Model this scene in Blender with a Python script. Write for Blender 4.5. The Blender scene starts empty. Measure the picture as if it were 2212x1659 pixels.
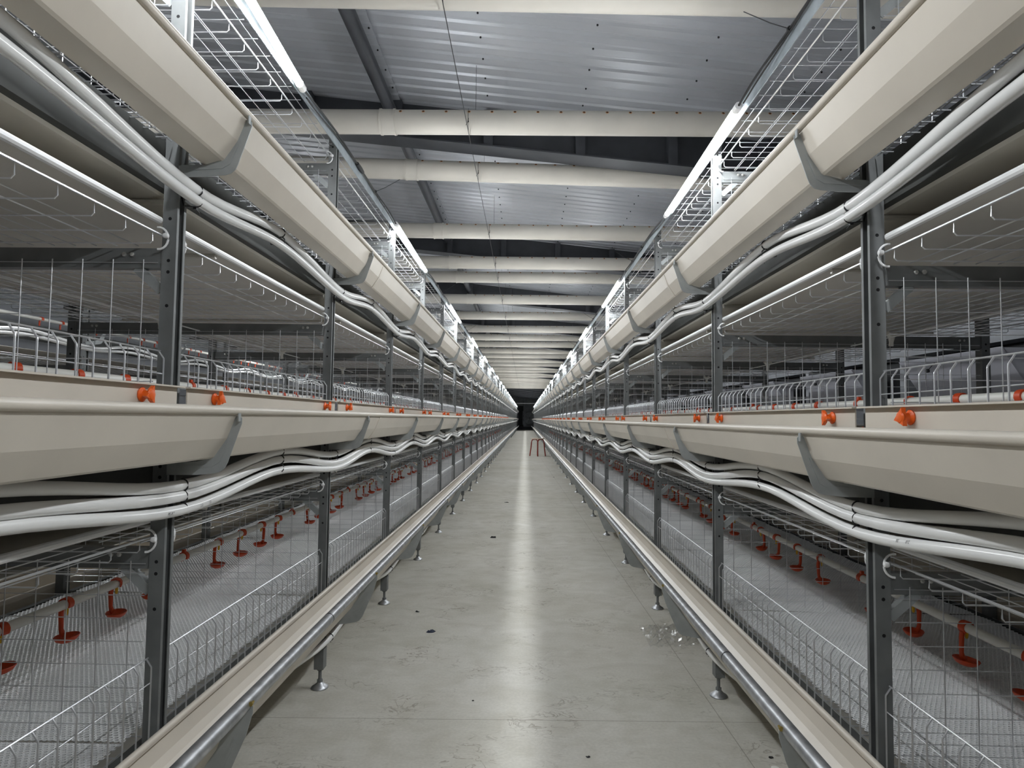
import bpy, math, random
import numpy as np
from mathutils import Matrix, Vector
random.seed(7); rng = np.random.default_rng(7)
scene = bpy.context.scene
COL = scene.collection
W, H, F = 2212, 1659, 1420.0
CAMZ = 1.128                       # eye height above the concrete
S = 1.25                           # bay length
Y0 = 0.2626                        # frame k stands at Y0 + k*S
TIER = {'bottom': -0.7, 'middle': 0.0, 'upper': 0.7}
ROW = {'left': (-1, -0.827, 0.0), 'right': (1, 0.789, -0.029)}   # mirror sign, post face X, height offset
DEPTH = 1.14                       # a cage row from front posts to rear posts
NB = 24                            # bays built one by one
NF = 30                            # frames built one by one
YEND = 65.0
YBEG = -0.9
FY = lambda k: Y0 + k * S
ORD = ('first second third fourth fifth sixth seventh eighth ninth tenth eleventh twelfth thirteenth fourteenth fifteenth sixteenth '
       'seventeenth eighteenth nineteenth twentieth twenty-first twenty-second twenty-third twenty-fourth twenty-fifth twenty-sixth '
       'twenty-seventh twenty-eighth twenty-ninth thirtieth thirty-first thirty-second').split()

# ------------------------------------------------------------------ materials
MAT = {}
def mat(name, col, rough=0.5, metal=0.0, var=0.0, vscale=8.0, bump=0.0, bscale=60.0, spec=0.5, coat=0.0):
    m = bpy.data.materials.new(name); m.use_nodes = True
    nt = m.node_tree; n = nt.nodes; b = n['Principled BSDF']
    b.inputs['Roughness'].default_value = rough
    b.inputs['Metallic'].default_value = metal
    b.inputs['Specular IOR Level'].default_value = spec
    if coat: b.inputs['Coat Weight'].default_value = coat
    b.inputs['Base Color'].default_value = (*col, 1)
    if var or bump:
        tc = n.new('ShaderNodeTexCoord')
    if var:
        no = n.new('ShaderNodeTexNoise'); no.inputs['Scale'].default_value = vscale; no.inputs['Detail'].default_value = 5
        nt.links.new(tc.outputs['Object'], no.inputs['Vector'])
        cr = n.new('ShaderNodeValToRGB')
        lo = tuple(max(0, c * (1 - var)) for c in col); hi = tuple(min(1, c * (1 + var)) for c in col)
        cr.color_ramp.elements[0].color = (*lo, 1); cr.color_ramp.elements[1].color = (*hi, 1)
        cr.color_ramp.elements[0].position = .3; cr.color_ramp.elements[1].position = .7
        nt.links.new(no.outputs['Fac'], cr.inputs['Fac']); nt.links.new(cr.outputs['Color'], b.inputs['Base Color'])
    if bump:
        n2 = n.new('ShaderNodeTexNoise'); n2.inputs['Scale'].default_value = bscale; n2.inputs['Detail'].default_value = 3
        nt.links.new(tc.outputs['Object'], n2.inputs['Vector'])
        bp = n.new('ShaderNodeBump'); bp.inputs['Strength'].default_value = bump; bp.inputs['Distance'].default_value = .01
        nt.links.new(n2.outputs['Fac'], bp.inputs['Height']); nt.links.new(bp.outputs['Normal'], b.inputs['Normal'])
    MAT[name] = m
    return m
mat('cream', (.655, .60, .52), .34, var=.05, vscale=5, bump=.03, bscale=25)
mat('rail', (.075, .077, .074), .75, 0, var=.12, vscale=10, spec=.12)
mat('steel', (.185, .192, .192), .52, .2, var=.16, vscale=14)
mat('bracket', (.40, .42, .42), .42, .25, var=.10, vscale=18)
mat('hole', (.008, .008, .009), .9)
mat('wire', (.74, .75, .77), .30, .75)
mat('zinc', (.43, .44, .455), .42, .8, var=.25, vscale=30)
mat('bolt', (.6, .6, .58), .35, .8)
mat('brass', (.45, .33, .10), .4, .8)
mat('pe', (.80, .80, .79), .22, var=.03, vscale=9)
mat('pvc', (.80, .79, .74), .3)
mat('belt', (.67, .64, .58), .38, var=.10, vscale=3)
mat('tube_white', (.84, .84, .84), .3)
mat('mat_plastic', (.78, .785, .79), .38, var=.08, vscale=4)
mat('orange', (.86, .13, .012), .38)
mat('red_plastic', (.60, .06, .009), .4)
mat('yellow', (.75, .45, .02), .4)
mat('black', (.012, .012, .013), .45)
mat('print', (.16, .16, .17), .7)
mat('roof', (.40, .415, .445), .38, .3, var=.06, vscale=2)
mat('rafter', (.045, .048, .055), .5, .1, var=.2, vscale=6)
mat('rust', (.56, .24, .07), .6)
mat('duct', (.60, .57, .51), .6, var=.05, vscale=4)
mat('wall', (.33, .34, .36), .7, var=.1, vscale=2)
mat('endwall', (.30, .31, .32), .7, var=.3, vscale=1.5)
mat('dark', (.022, .023, .025), .7)
mat('flap', (.46, .46, .50), .45)
mat('stool_red', (.27, .03, .018), .4, var=.1, vscale=20)
mat('stool_top', (.70, .56, .45), .45)
mat('blue_scrap', (.03, .04, .07), .5)
mat('paper', (.8, .79, .74), .7)
mat('galv_bar', (.42, .47, .50), .38, .55, var=.15, vscale=20)

def concrete():
    m = bpy.data.materials.new('concrete'); m.use_nodes = True
    nt = m.node_tree; n = nt.nodes; L = nt.links.new; b = n['Principled BSDF']
    tc = n.new('ShaderNodeTexCoord')
    def noise(scale, det, dist=0.0, stretch=None):
        src = tc.outputs['Object']
        if stretch:
            mp = n.new('ShaderNodeMapping'); mp.inputs['Scale'].default_value = stretch
            L(src, mp.inputs['Vector']); src = mp.outputs['Vector']
        t = n.new('ShaderNodeTexNoise'); t.inputs['Scale'].default_value = scale; t.inputs['Detail'].default_value = det
        t.inputs['Distortion'].default_value = dist; L(src, t.inputs['Vector']); return t.outputs['Fac']
    def ramp(f, a, b_, ca, cb):
        r = n.new('ShaderNodeValToRGB'); e = r.color_ramp.elements
        e[0].position, e[1].position = a, b_; e[0].color = (*ca, 1); e[1].color = (*cb, 1); L(f, r.inputs['Fac']); return r.outputs['Color']
    def mix(mode, fac, a, c):
        x = n.new('ShaderNodeMix'); x.data_type = 'RGBA'; x.blend_type = mode
        if isinstance(fac, float): x.inputs[0].default_value = fac
        else: L(fac, x.inputs[0])
        L(a, x.inputs[6])
        if isinstance(c, tuple): x.inputs[7].default_value = (*c, 1)
        else: L(c, x.inputs[7])
        return x.outputs[2]
    base = ramp(noise(1.3, 6), .3, .7, (.52, .505, .45), (.60, .585, .54))
    base = mix('MULTIPLY', .8, base, ramp(noise(7, 8, .6), .32, .62, (.88, .87, .84), (1.03, 1.03, 1.03)))
    # scuffs: thin dark curls
    sc = ramp(noise(9, 4, 1.3, (1, 1.6, 1)), .470, .49, (0, 0, 0), (1, 1, 1))
    sc2 = ramp(noise(9, 4, 1.3, (1, 1.6, 1)), .497, .52, (1, 1, 1), (0, 0, 0))
    line = mix('MULTIPLY', 1.0, sc, sc2)
    patch = ramp(noise(3.1, 4), .50, .63, (0, 0, 0), (1, 1, 1))
    line = mix('MULTIPLY', 1.0, line, patch)
    lf = n.new('ShaderNodeRGBToBW'); L(line, lf.inputs[0])
    lm = n.new('ShaderNodeMath'); lm.operation = 'MULTIPLY'; lm.inputs[1].default_value = .58; L(lf.outputs[0], lm.inputs[0])
    base = mix('MIX', lm.outputs[0], base, (.20, .165, .13))
    # trowel streaks
    base = mix('MULTIPLY', .28, base, ramp(noise(3, 6, 1.4, (1.5, 6, 1)), .38, .6, (.9, .9, .88), (1.04, 1.04, 1.04)))
    base = mix('MULTIPLY', .7, base, ramp(noise(90, 4), .3, .7, (.9, .9, .9), (1.06, 1.06, 1.06)))
    base = mix('MULTIPLY', .6, base, ramp(noise(.55, 3), .35, .65, (.90, .885, .85), (1.03, 1.03, 1.04)))
    # saw cut joints every 6 m across and one along the right side
    sx = n.new('ShaderNodeSeparateXYZ'); L(tc.outputs['Object'], sx.inputs[0])
    def cut(coord, off, period, w):
        a = n.new('ShaderNodeMath'); a.operation = 'SUBTRACT'; a.inputs[1].default_value = off; L(coord, a.inputs[0])
        p = n.new('ShaderNodeMath'); p.operation = 'PINGPONG'; p.inputs[1].default_value = period / 2; L(a.outputs[0], p.inputs[0])
        c = n.new('ShaderNodeMath'); c.operation = 'LESS_THAN'; c.inputs[1].default_value = w; L(p.outputs[0], c.inputs[0]); return c.outputs[0]
    wob = n.new('ShaderNodeMath'); wob.operation = 'MULTIPLY_ADD'; wob.inputs[1].default_value = -.025; L(sx.outputs['X'], wob.inputs[0]); L(sx.outputs['Y'], wob.inputs[2])
    j = cut(wob.outputs[0], 2.53, 6.0, .0022)
    wob2 = n.new('ShaderNodeMath'); wob2.operation = 'MULTIPLY_ADD'; wob2.inputs[1].default_value = .018; L(sx.outputs['Y'], wob2.inputs[0]); L(sx.outputs['X'], wob2.inputs[2])
    j2 = cut(wob2.outputs[0], .80, 40, .002)
    jm = n.new('ShaderNodeMath'); jm.operation = 'MAXIMUM'; L(j, jm.inputs[0]); L(j2, jm.inputs[1])
    jj = n.new('ShaderNodeMath'); jj.operation = 'MULTIPLY'; jj.inputs[1].default_value = .45; L(jm.outputs[0], jj.inputs[0])
    base = mix('MIX', jj.outputs[0], base, (.13, .11, .085))
    L(base, b.inputs['Base Color'])
    b.inputs['Roughness'].default_value = .82; b.inputs['Specular IOR Level'].default_value = .2
    bp = n.new('ShaderNodeBump'); bp.inputs['Strength'].default_value = .12; bp.inputs['Distance'].default_value = .01
    L(noise(22, 6), bp.inputs['Height']); L(bp.outputs['Normal'], b.inputs['Normal'])
    MAT['concrete'] = m
concrete()
def emit(name, col, strength):
    m = bpy.data.materials.new(name); m.use_nodes = True
    b = m.node_tree.nodes['Principled BSDF']
    b.inputs['Base Color'].default_value = (.9, .9, .9, 1)
    b.inputs['Emission Color'].default_value = (*col, 1); b.inputs['Emission Strength'].default_value = strength
    MAT[name] = m
emit('lamp_glow', (.93, .97, 1.0), 62.0)
def film():
    m = bpy.data.materials.new('film'); m.use_nodes = True
    nt = m.node_tree; n = nt.nodes; o = n['Material Output']
    t = n.new('ShaderNodeBsdfTransparent'); t.inputs[0].default_value = (.99, .99, .99, 1)
    g = n.new('ShaderNodeBsdfGlossy'); g.inputs['Roughness'].default_value = .2
    lw = n.new('ShaderNodeLayerWeight'); lw.inputs[0].default_value = .1
    ma = n.new('ShaderNodeMath'); ma.operation = 'MULTIPLY_ADD'; ma.inputs[1].default_value = .30; ma.inputs[2].default_value = .10
    nt.links.new(lw.outputs['Facing'], ma.inputs[0])
    mx = n.new('ShaderNodeMixShader'); nt.links.new(ma.outputs[0], mx.inputs[0]); nt.links.new(t.outputs[0], mx.inputs[1]); nt.links.new(g.outputs[0], mx.inputs[2])
    nt.links.new(mx.outputs[0], o.inputs['Surface']); MAT['film'] = m
film()

# ------------------------------------------------------------------ mesh builder
class MB:
    def __init__(s): s.v = []; s.f = []; s.m = []; s.nv = 0; s.cur = 0
    def add(s, v, f):
        v = np.asarray(v, float).reshape(-1, 3); s.v.append(v)
        s.f += [tuple(int(i) + s.nv for i in q) for q in f]; s.m += [s.cur] * len(f); s.nv += len(v)
        return s
    def box(s, x0, x1, y0, y1, z0, z1):
        v = [(x, y, z) for x in (x0, x1) for y in (y0, y1) for z in (z0, z1)]
        return s.add(v, [(0, 1, 3, 2), (4, 6, 7, 5), (0, 4, 5, 1), (2, 3, 7, 6), (0, 2, 6, 4), (1, 5, 7, 3)])
    def tube(s, pts, r, n=6, caps=True):
        P = np.asarray(pts, float); m = len(P)
        T = np.gradient(P, axis=0) if m > 2 else np.repeat((P[1] - P[0])[None], 2, 0)
        T /= np.linalg.norm(T, axis=1)[:, None] + 1e-12
        ref = np.array([0, 0, 1.0]) if abs(T[:, 2]).mean() < .8 else np.array([0, 1.0, 0])
        U = np.cross(T, ref); U /= np.linalg.norm(U, axis=1)[:, None] + 1e-12; V = np.cross(U, T)
        rr = np.broadcast_to(np.asarray(r, float), (m,))
        a = np.linspace(0, 2 * np.pi, n, endpoint=False) + np.pi / n
        v = P[:, None] + rr[:, None, None] * (np.cos(a)[None, :, None] * U[:, None] + np.sin(a)[None, :, None] * V[:, None])
        f = [(i * n + j, i * n + (j + 1) % n, (i + 1) * n + (j + 1) % n, (i + 1) * n + j) for i in range(m - 1) for j in range(n)]
        if caps: f += [tuple(range(n - 1, -1, -1)), tuple((m - 1) * n + j for j in range(n))]
        return s.add(v, f)
    def prism(s, poly, a0, a1, axis='y'):
        """closed polygon (list of 2D) pushed from a0 to a1; axis y: poly is (x,z); axis x: poly is (y,z); axis z: poly is (x,y)"""
        n = len(poly)
        def P(p, a): return {'y': (p[0], a, p[1]), 'x': (a, p[0], p[1]), 'z': (p[0], p[1], a)}[axis]
        v = [P(p, a0) for p in poly] + [P(p, a1) for p in poly]
        f = [(i, (i + 1) % n, n + (i + 1) % n, n + i) for i in range(n)] + [tuple(range(n - 1, -1, -1)), tuple(range(n, 2 * n))]
        return s.add(v, f)
    def ribbon(s, prof, t, y0, y1, segs=1):
        P = np.asarray(prof, float); T = np.gradient(P, axis=0); T /= np.linalg.norm(T, axis=1)[:, None]
        N = np.stack([-T[:, 1], T[:, 0]], 1) * t / 2
        poly = np.concatenate([P + N, (P - N)[::-1]]); n = len(poly); m = len(P)
        ys = np.linspace(y0, y1, segs + 1)
        v = np.concatenate([np.stack([poly[:, 0], np.full(n, y), poly[:, 1]], 1) for y in ys])
        f = [(k * n + i, k * n + (i + 1) % n, (k + 1) * n + (i + 1) % n, (k + 1) * n + i) for k in range(segs) for i in range(n)]
        cap = [(i, i + 1, n - 2 - i, n - 1 - i) for i in range(m - 1)]
        f += cap + [tuple(segs * n + j for j in q[::-1]) for q in cap]
        return s.add(v, f)
    def lathe(s, prof, c=(0, 0, 0), axis='z', n=16):
        a = np.linspace(0, 2 * np.pi, n, endpoint=False); pr = np.asarray(prof, float); m = len(pr)
        ring = np.stack([np.cos(a), np.sin(a)], 1)
        v = []
        for r, h in pr:
            for cx, cy in ring:
                p = {'z': (r * cx, r * cy, h), 'y': (r * cx, h, r * cy), 'x': (h, r * cx, r * cy)}[axis]
                v.append((c[0] + p[0], c[1] + p[1], c[2] + p[2]))
        f = [(i * n + j, i * n + (j + 1) % n, (i + 1) * n + (j + 1) % n, (i + 1) * n + j) for i in range(m - 1) for j in range(n)]
        f += [tuple(range(n - 1, -1, -1)), tuple((m - 1) * n + j for j in range(n))]
        return s.add(v, f)
    def merge(s, other, off=(0, 0, 0)):
        for v in other.v: pass
        V = np.concatenate(other.v) + np.asarray(off, float)
        s.v.append(V); s.f += [tuple(i + s.nv for i in q) for q in other.f]; s.m += [s.cur] * len(other.f); s.nv += len(V)
        return s
    def mesh(s, name, mats, sx=1, sharp=35):
        if isinstance(mats, str): mats = [mats]
        V = np.concatenate(s.v).copy(); V[:, 0] *= sx
        me = bpy.data.meshes.new(name)
        lens = np.fromiter((len(q) for q in s.f), np.int32, len(s.f))
        idx = np.fromiter((i for q in s.f for i in (q if sx > 0 else q[::-1])), np.int32, int(lens.sum()))
        me.vertices.add(len(V)); me.vertices.foreach_set('co', V.astype(np.float32).ravel())
        me.loops.add(len(idx)); me.loops.foreach_set('vertex_index', idx)
        st = np.zeros(len(lens), np.int32); st[1:] = np.cumsum(lens)[:-1]
        me.polygons.add(len(lens)); me.polygons.foreach_set('loop_start', st); me.polygons.foreach_set('loop_total', lens)
        me.polygons.foreach_set('material_index', np.asarray(s.m, np.int32))
        me.polygons.foreach_set('use_smooth', np.ones(len(lens), bool))
        me.update(calc_edges=True); me.validate()
        for mm in mats: me.materials.append(MAT[mm])
        me.set_sharp_from_angle(angle=math.radians(sharp))
        return me
CACHE = {}
def cached(key, fn, mats, sharp=35):
    """fn() -> MB in row coordinates (u grows away from the aisle); one mesh for each mirror sign"""
    def get(sx):
        k = (key, sx)
        if k not in CACHE: CACHE[k] = fn().mesh(key, mats, sx, sharp)
        return CACHE[k]
    return get
def link(name, data, loc=(0, 0, 0), parent=None, rot=None):
    o = bpy.data.objects.new(name, data); COL.objects.link(o); o.location = loc
    if rot: o.rotation_euler = rot
    if parent: o.parent = parent
    return o
def tag(o, label, cat, group=None, kind=None):
    if not 4 <= len(label.split()) <= 16: print('LABEL', len(label.split()), label)
    o['label'] = label; o['category'] = cat
    if group: o['group'] = group
    if kind: o['kind'] = kind
    return o
def thing(name, label, cat, loc=(0, 0, 0), data=None, group=None, kind=None, rot=None):
    return tag(link(name, data, loc, rot=rot), label, cat, group, kind)
def structure(name, mb, m, loc=(0, 0, 0), **kw):
    o = link(name, mb.mesh(name, m, **kw), loc); o['kind'] = 'structure'; return o
def arc(cx, cz, r, a0, a1, n):
    return [(cx + r * math.cos(math.radians(a)), cz + r * math.sin(math.radians(a))) for a in np.linspace(a0, a1, n)]

# ------------------------------------------------------------------ row components, in (u, y, z): u = 0 aisle face of posts, z = 0 middle tier
TOP = 1.22; FLOOR = -CAMZ
def post_mb(dz):
    m = MB(); zb = FLOOR - dz + .085; zt = TOP
    # lipped channel, open towards the aisle
    m.add([(u, y, z) for z in (zb, zt) for u, y in ((.0095 * 0 + .0022, .0095), (0, .0095), (0, 0), (.034, 0), (.034, .040), (0, .040), (0, .0305), (.0022, .0305), (.0022, .0378), (.0318, .0378), (.0318, .0022), (.0022, .0022))],
          [(a, (a + 1) % 12, 12 + (a + 1) % 12, 12 + a) for a in range(12)] + [tuple(range(11, -1, -1)), tuple(range(12, 24))])
    m.cur = 1
    for t in TIER.values():
        for h in (.335, .362, .255, .462, -.12, -.145):
            m.lathe([(.0042, -.0003), (.0042, .0002)], (.017, 0, t + h), 'y', 8)
    return m
def foot_mb(dz):
    z0 = FLOOR - dz; m = MB()
    m.box(-.002, .037, -.003, .042, z0 + .082, z0 + .165)
    m.lathe([(.014, z0 + .074), (.014, z0 + .084)], (.017, .02, 0), 'z', 6)
    m.lathe([(.0072, z0 + .02), (.0072, z0 + .08)], (.017, .02, 0), 'z', 10)
    m.lathe([(.012, z0 + .024), (.012, z0 + .036)], (.017, .02, 0), 'z', 6)
    m.cur = 1
    m.lathe([(.034, z0), (.036, z0 + .003), (.034, z0 + .007), (.022, z0 + .014), (.014, z0 + .022), (.010, z0 + .026)], (.017, .02, 0), 'z', 20)
    return m
def beam_mb():
    m = MB(); u0, u1 = .0345, DEPTH - .0345
    m.box(u0, u1, .004, .0065, .345, .392); m.box(u0, u1, .0065, .03, .3895, .392); m.box(u0, u1, .0065, .03, .345, .3475)
    return m
BOLTS = (.105, .124, DEPTH - .105, DEPTH - .124)
def bolts_mb():
    return MB().lathe([(.0058, .0042), (.0058, .0002), (.003, -.0015)], (0, 0, .377), 'y', 6)
def brace_mb():
    m = MB(); a = np.array([.036, .018, .292]); b = np.array([.098, .018, .347])
    d = (b - a) / np.linalg.norm(b - a); nrm = np.array([-d[2], 0, d[0]]) * .011
    m.prism([(a + nrm)[[0, 2]], (a - nrm)[[0, 2]], (b - nrm)[[0, 2]], (b + nrm)[[0, 2]]], .008, .0105)
    q = nrm * .9
    m.prism([(a + q)[[0, 2]], (a + q * .75)[[0, 2]], (b + q * .75)[[0, 2]], (b + q)[[0, 2]]], .0105, .028)
    return m
def bracket_mb(low=False):
    m = MB()
    if low:
        poly = [(-.001, -.165)] + [(-.08, -.158)] + [(-.130, -.150), (-.148, -.142), (-.160, -.126)] + [(-.205, -.02), (-.219, .030), (-.219, .046), (-.214, .050), (-.206, .030), (-.190, .028), (-.176, .0), (-.150, -.025), (-.112, -.088), (-.104, -.1)] + [(-.06, -.112), (-.001, -.112)]
    else:
        poly = [(-.001, -.139), (-.07, -.138)] + [(-.112, -.134), (-.126, -.130), (-.136, -.121), (-.142, -.108)] + [(-.172, -.018), (-.172, -.006), (-.166, .0), (-.159, -.002), (-.152, -.018), (-.142, -.040), (-.112, -.088), (-.105, -.0975)] + [(-.06, -.110), (-.001, -.112)]
    m.prism(poly, -.0045, -.002)
    # pressed rib and the folded edge that carries the trough
    if low: rib = [(-.12, -.118), (-.150, -.108), (-.184, -.028), (-.178, -.026), (-.147, -.096), (-.118, -.110)]
    else: rib = [(-.02, -.124), (-.105, -.119), (-.124, -.108), (-.147, -.05), (-.143, -.049), (-.119, -.103), (-.103, -.113), (-.02, -.119)]
    m.prism(rib, -.0062, -.0042)
    m.prism([(-.004, -.1125), (-.06, -.1105), (-.06, -.1085), (-.004, -.1105)], -.0045, .016)
    if not low:
        m.prism([(-.170, -.014), (-.1675, -.014), (-.1675, .005), (-.170, .005)], -.016, -.0042)
        m.cur = 0
    return m
def wire_partition_mb(near=True):
    m = MB(); us = np.arange(.075, DEPTH - .05, .0725); n = 5 if near else 3
    zs = [.357, .336] + list(np.arange(.285, .06, -.052)) + [.045, .02, -.005]
    for u in us: m.tube([(u, -.002, .364), (u, -.002, -.03)], .0014, n)
    for z in zs: m.tube([(.042, .001, z), (DEPTH - .042, .001, z)], .0012, n)
    return m
def grill_mb(low=False, n=5, step=1):
    m = MB(); zb = -.045 if low else -.02
    ys = np.linspace(.052, S - .012, 25)[::step]
    for y in ys: m.tube([(.012, y, zb), (.012, y, .126), (.0125, y, .130), (.0235, y, .146)], .0019, n)
    y0, y1 = ys[0] - .008, ys[-1] + .006
    m.tube([(.0238, y0, .1475), (.0238, y1, .1475)], .0019, n)
    m.tube([(.0142, y0, .094), (.0142, y1, .094)], .0015, n)
    m.tube([(.0142, y0, zb + .01), (.0142, y1, zb + .01)], .0017, n)
    return m
def ceiling_mb(n=5, full=True):
    m = MB(); y0, y1 = .050, S - .008
    ys = np.linspace(.085, S - .045, 12)
    e = DEPTH - .028
    for y in ys:
        m.tube([(.031, y, .419), (.031, y, .397), (.036, y, .3915), (DEPTH - .036, y, .3915), (DEPTH - .031, y, .397), (DEPTH - .031, y, .419)], .0016, n)
    lon = list(np.arange(.085, DEPTH - .06, .05)) if full else [.085, .135, .185]
    for u in lon: m.tube([(u, y0, .3942), (u, y1, .3942)], .0014, n)
    for u in (.028, e): m.tube([(u, y0, .419), (u, y1, .419)], .0026, n + 1)
    return m
def cover_mb(n=4):
    m = MB(); y0, y1 = .045, S
    for y in np.linspace(.05, S - .03, 13): m.tube([(.012, y, .462), (DEPTH - .012, y, .462)], .0013, n)
    for u in np.arange(.03, DEPTH, .12): m.tube([(u, y0, .4645), (u, y1, .4645)], .0013, n)
    return m
def clip_mb():
    m = MB()
    pts = [(.036 + .021 * math.cos(a), .012 * math.sin(a * .5), .412 + .026 * math.sin(a)) for a in np.linspace(math.radians(80), math.radians(275), 12)]
    m.tube(pts, .0026, 6)
    m.lathe([(.001, -.007), (.0055, -.005), (.0068, 0), (.0055, .005), (.001, .007)], (.014, .0, .416), 'x', 10)
    return m
def toptube_mb():
    m = MB(); m.tube([(.040, .05, .457), (.040, S - .004, .457)], .0085, 10); return m
def mat_mb(p=.0135, z0=-.045):
    """plastic flooring with long hexagonal holes, one bay"""
    py = p; px = p * 1.02; u0, u1, y0, y1 = .075, DEPTH - .075, 0, S
    nx = int((u1 - u0) / px); ny = int((y1 - y0) / (py * .75))
    ii, jj = np.meshgrid(np.arange(nx), np.arange(ny), indexing='ij')
    cx = u0 + (ii + .5 + .5 * (jj % 2)) * px; cy = y0 + (jj + .6) * py * .75
    k = cx.ravel() < u1 - px * .4; cx = cx.ravel()[k]; cy = cy.ravel()[k]
    a = np.radians(np.array([90, 30, -30, -90, -150, 150]))
    ox, oy = px / math.sqrt(3) * np.cos(a) * 1.0, py * .5 * np.sin(a)
    ox = np.where(np.abs(np.cos(a)) < .1, 0, np.sign(np.cos(a)) * px / 2); oy = np.where(np.abs(np.cos(a)) < .1, np.sign(np.sin(a)) * py * .5, np.sign(np.sin(a)) * py * .25)
    N = len(cx)
    def wav(x, y): return .0035 * np.sin(x * 9 + y * 3) * np.sin(y * 7.0 + 1) + .002 * np.sin(y * 23)
    def ring(sc, dz):
        X = cx[:, None] + ox[None] * sc; Y = cy[:, None] + oy[None] * sc
        return np.stack([X, Y, z0 + dz + wav(X, Y)], 2).reshape(-1, 3)
    V = np.concatenate([ring(1, 0), ring(.70, .0006), ring(.68, -.0028)])
    b = np.arange(N)[:, None] * 6; i = np.arange(6)[None]; j = (i + 1) % 6
    q1 = np.stack([b + i, b + 6 * N + i, b + 6 * N + j, b + j], 2).reshape(-1, 4)
    q2 = np.stack([b + 6 * N + i, b + 12 * N + i, b + 12 * N + j, b + 6 * N + j], 2).reshape(-1, 4)
    m = MB(); m.v = [V]; m.nv = len(V); m.f = [tuple(q) for q in np.concatenate([q1, q2]).tolist()]; m.m = [0] * len(m.f)
    return m
def wirefloor_mb():
    m = MB()
    for y in np.arange(.06, S - .01, .05): m.tube([(.008 if y < S - .03 else .04, y, -.058), (DEPTH - .01, y, -.058)], .0016, 4)
    for u in np.arange(.016, DEPTH - .01, .05): m.tube([(u, .05, -.0555), (u, S - .008, -.0555)], .0015, 4)
    return m
def panel_mb():
    m = MB(); y0, y1 = .022, S - .024
    m.box(-.0285, -.0255, y0, y1, -.028, .062)
    m.box(-.042, -.0200, y0 - .012, y1 + .012, .062, .0655)
    return m
def knob_mb():
    m = MB()
    m.lathe([(.004, 0), (.0145, -.0005), (.0155, -.0035), (.0095, -.0075), (.0085, -.015), (.012, -.0185), (.013, -.022), (.010, -.025), (.004, -.026)], (0, 0, 0), 'x', 16)
    for a in (90, 215, 325):
        c, s_ = math.cos(math.radians(a)), math.sin(math.radians(a))
        t = np.array([c, s_]); nn = np.array([-s_, c])
        P = [t * .008 + nn * .007, t * .021, t * .008 - nn * .007]
        m.prism([(p[0], p[1]) for p in P], -.024, -.0155, 'x')
    return m
TROUGH = [(-.0165, -.026)] + arc(-.0105, -.0195, .0068, 200, 20, 19) + [(-.004, -.030), (-.017, -.068), (-.030, -.084), (-.055, -.1035), (-.104, -.0985), (-.109, -.095), (-.138, -.052), (-.158, .000)] + arc(-.1615, .0115, .0080, 300, 30, 28)
def trough_mb(y0, y1):
    m = MB(); m.ribbon(TROUGH, .0026, y0, y1, 1); return m
def rail_mb(y0, y1):
    m = MB(); m.ribbon([(.056, -.066), (.056, -.052), (.037, -.052), (.037, -.100), (.0405, -.108), (.037, -.116), (.037, -.165), (.056, -.165), (.056, -.152)], .0022, y0, y1); return m
def wave(A, B, fa, fb, y0, y1, n=14, ph=0.0, amp=0.004, seed=0):
    """pipe path tied low at every post (A) and high half way along each bay (B)"""
    r = random.Random(seed); pts = []; k = math.floor((y0 - Y0) / S) - 1
    knots = []
    while FY(k) < y1 + S:
        ja = [r.uniform(-amp, amp) for _ in range(4)]
        knots.append((FY(k) + fa, A[0] + ja[0], A[1] + ja[1])); knots.append((FY(k) + fb, B[0] + ja[2], B[1] + ja[3])); k += 1
    K = np.array(knots); out = []
    for y in np.arange(y0, y1, S / n):
        i = int(np.searchsorted(K[:, 0], y)) - 1; t = (y - K[i, 0]) / (K[i + 1, 0] - K[i, 0])
        t = min(1, max(0, t)); t = t * t * (3 - 2 * t)
        out.append((K[i, 1] + (K[i + 1, 1] - K[i, 1]) * t, y, K[i, 2] + (K[i + 1, 2] - K[i, 2]) * t))
    return np.array(out)
def drinker_mb():
    """clip over the pipe, hanging arm and the small oval cup; origin on the pipe's axis"""
    m = MB()
    pr = [(.0175 * math.cos(a), .0175 * math.sin(a)) for a in np.linspace(math.radians(-60), math.radians(215), 12)]
    m.ribbon(pr, .005, -.011, .011)
    m.tube([(.012, 0, -.014), (.014, 0, -.03), (.013, 0, -.075), (.010, 0, -.088), (.004, 0, -.094)], [.0075, .0075, .0065, .008, .011], 8)
    prof = [(.004, -.115), (.020, -.1135), (.034, -.107), (.042, -.096), (.0405, -.0945), (.032, -.103), (.018, -.108), (.003, -.109)]
    b = MB().lathe(prof, (0, 0, 0), 'z', 20); V = np.concatenate(b.v); V[:, 0] *= .78; V[:, 0] -= .004
    m.add(V, b.f)
    return m
def hanger_mb():
    m = MB(); pr = [(.017 * math.cos(a), .017 * math.sin(a)) for a in np.linspace(math.radians(-80), math.radians(215), 12)]
    m.ribbon(pr, .005, -.010, .010); m.box(-.006, .006, -.007, .007, .016, .028); return m
def nipple_mb():
    m = MB(); m.lathe([(.0028, -.034), (.0045, -.030), (.0052, -.016), (.0045, -.0135)], (-.003, 0, 0), 'z', 8); return m
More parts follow.
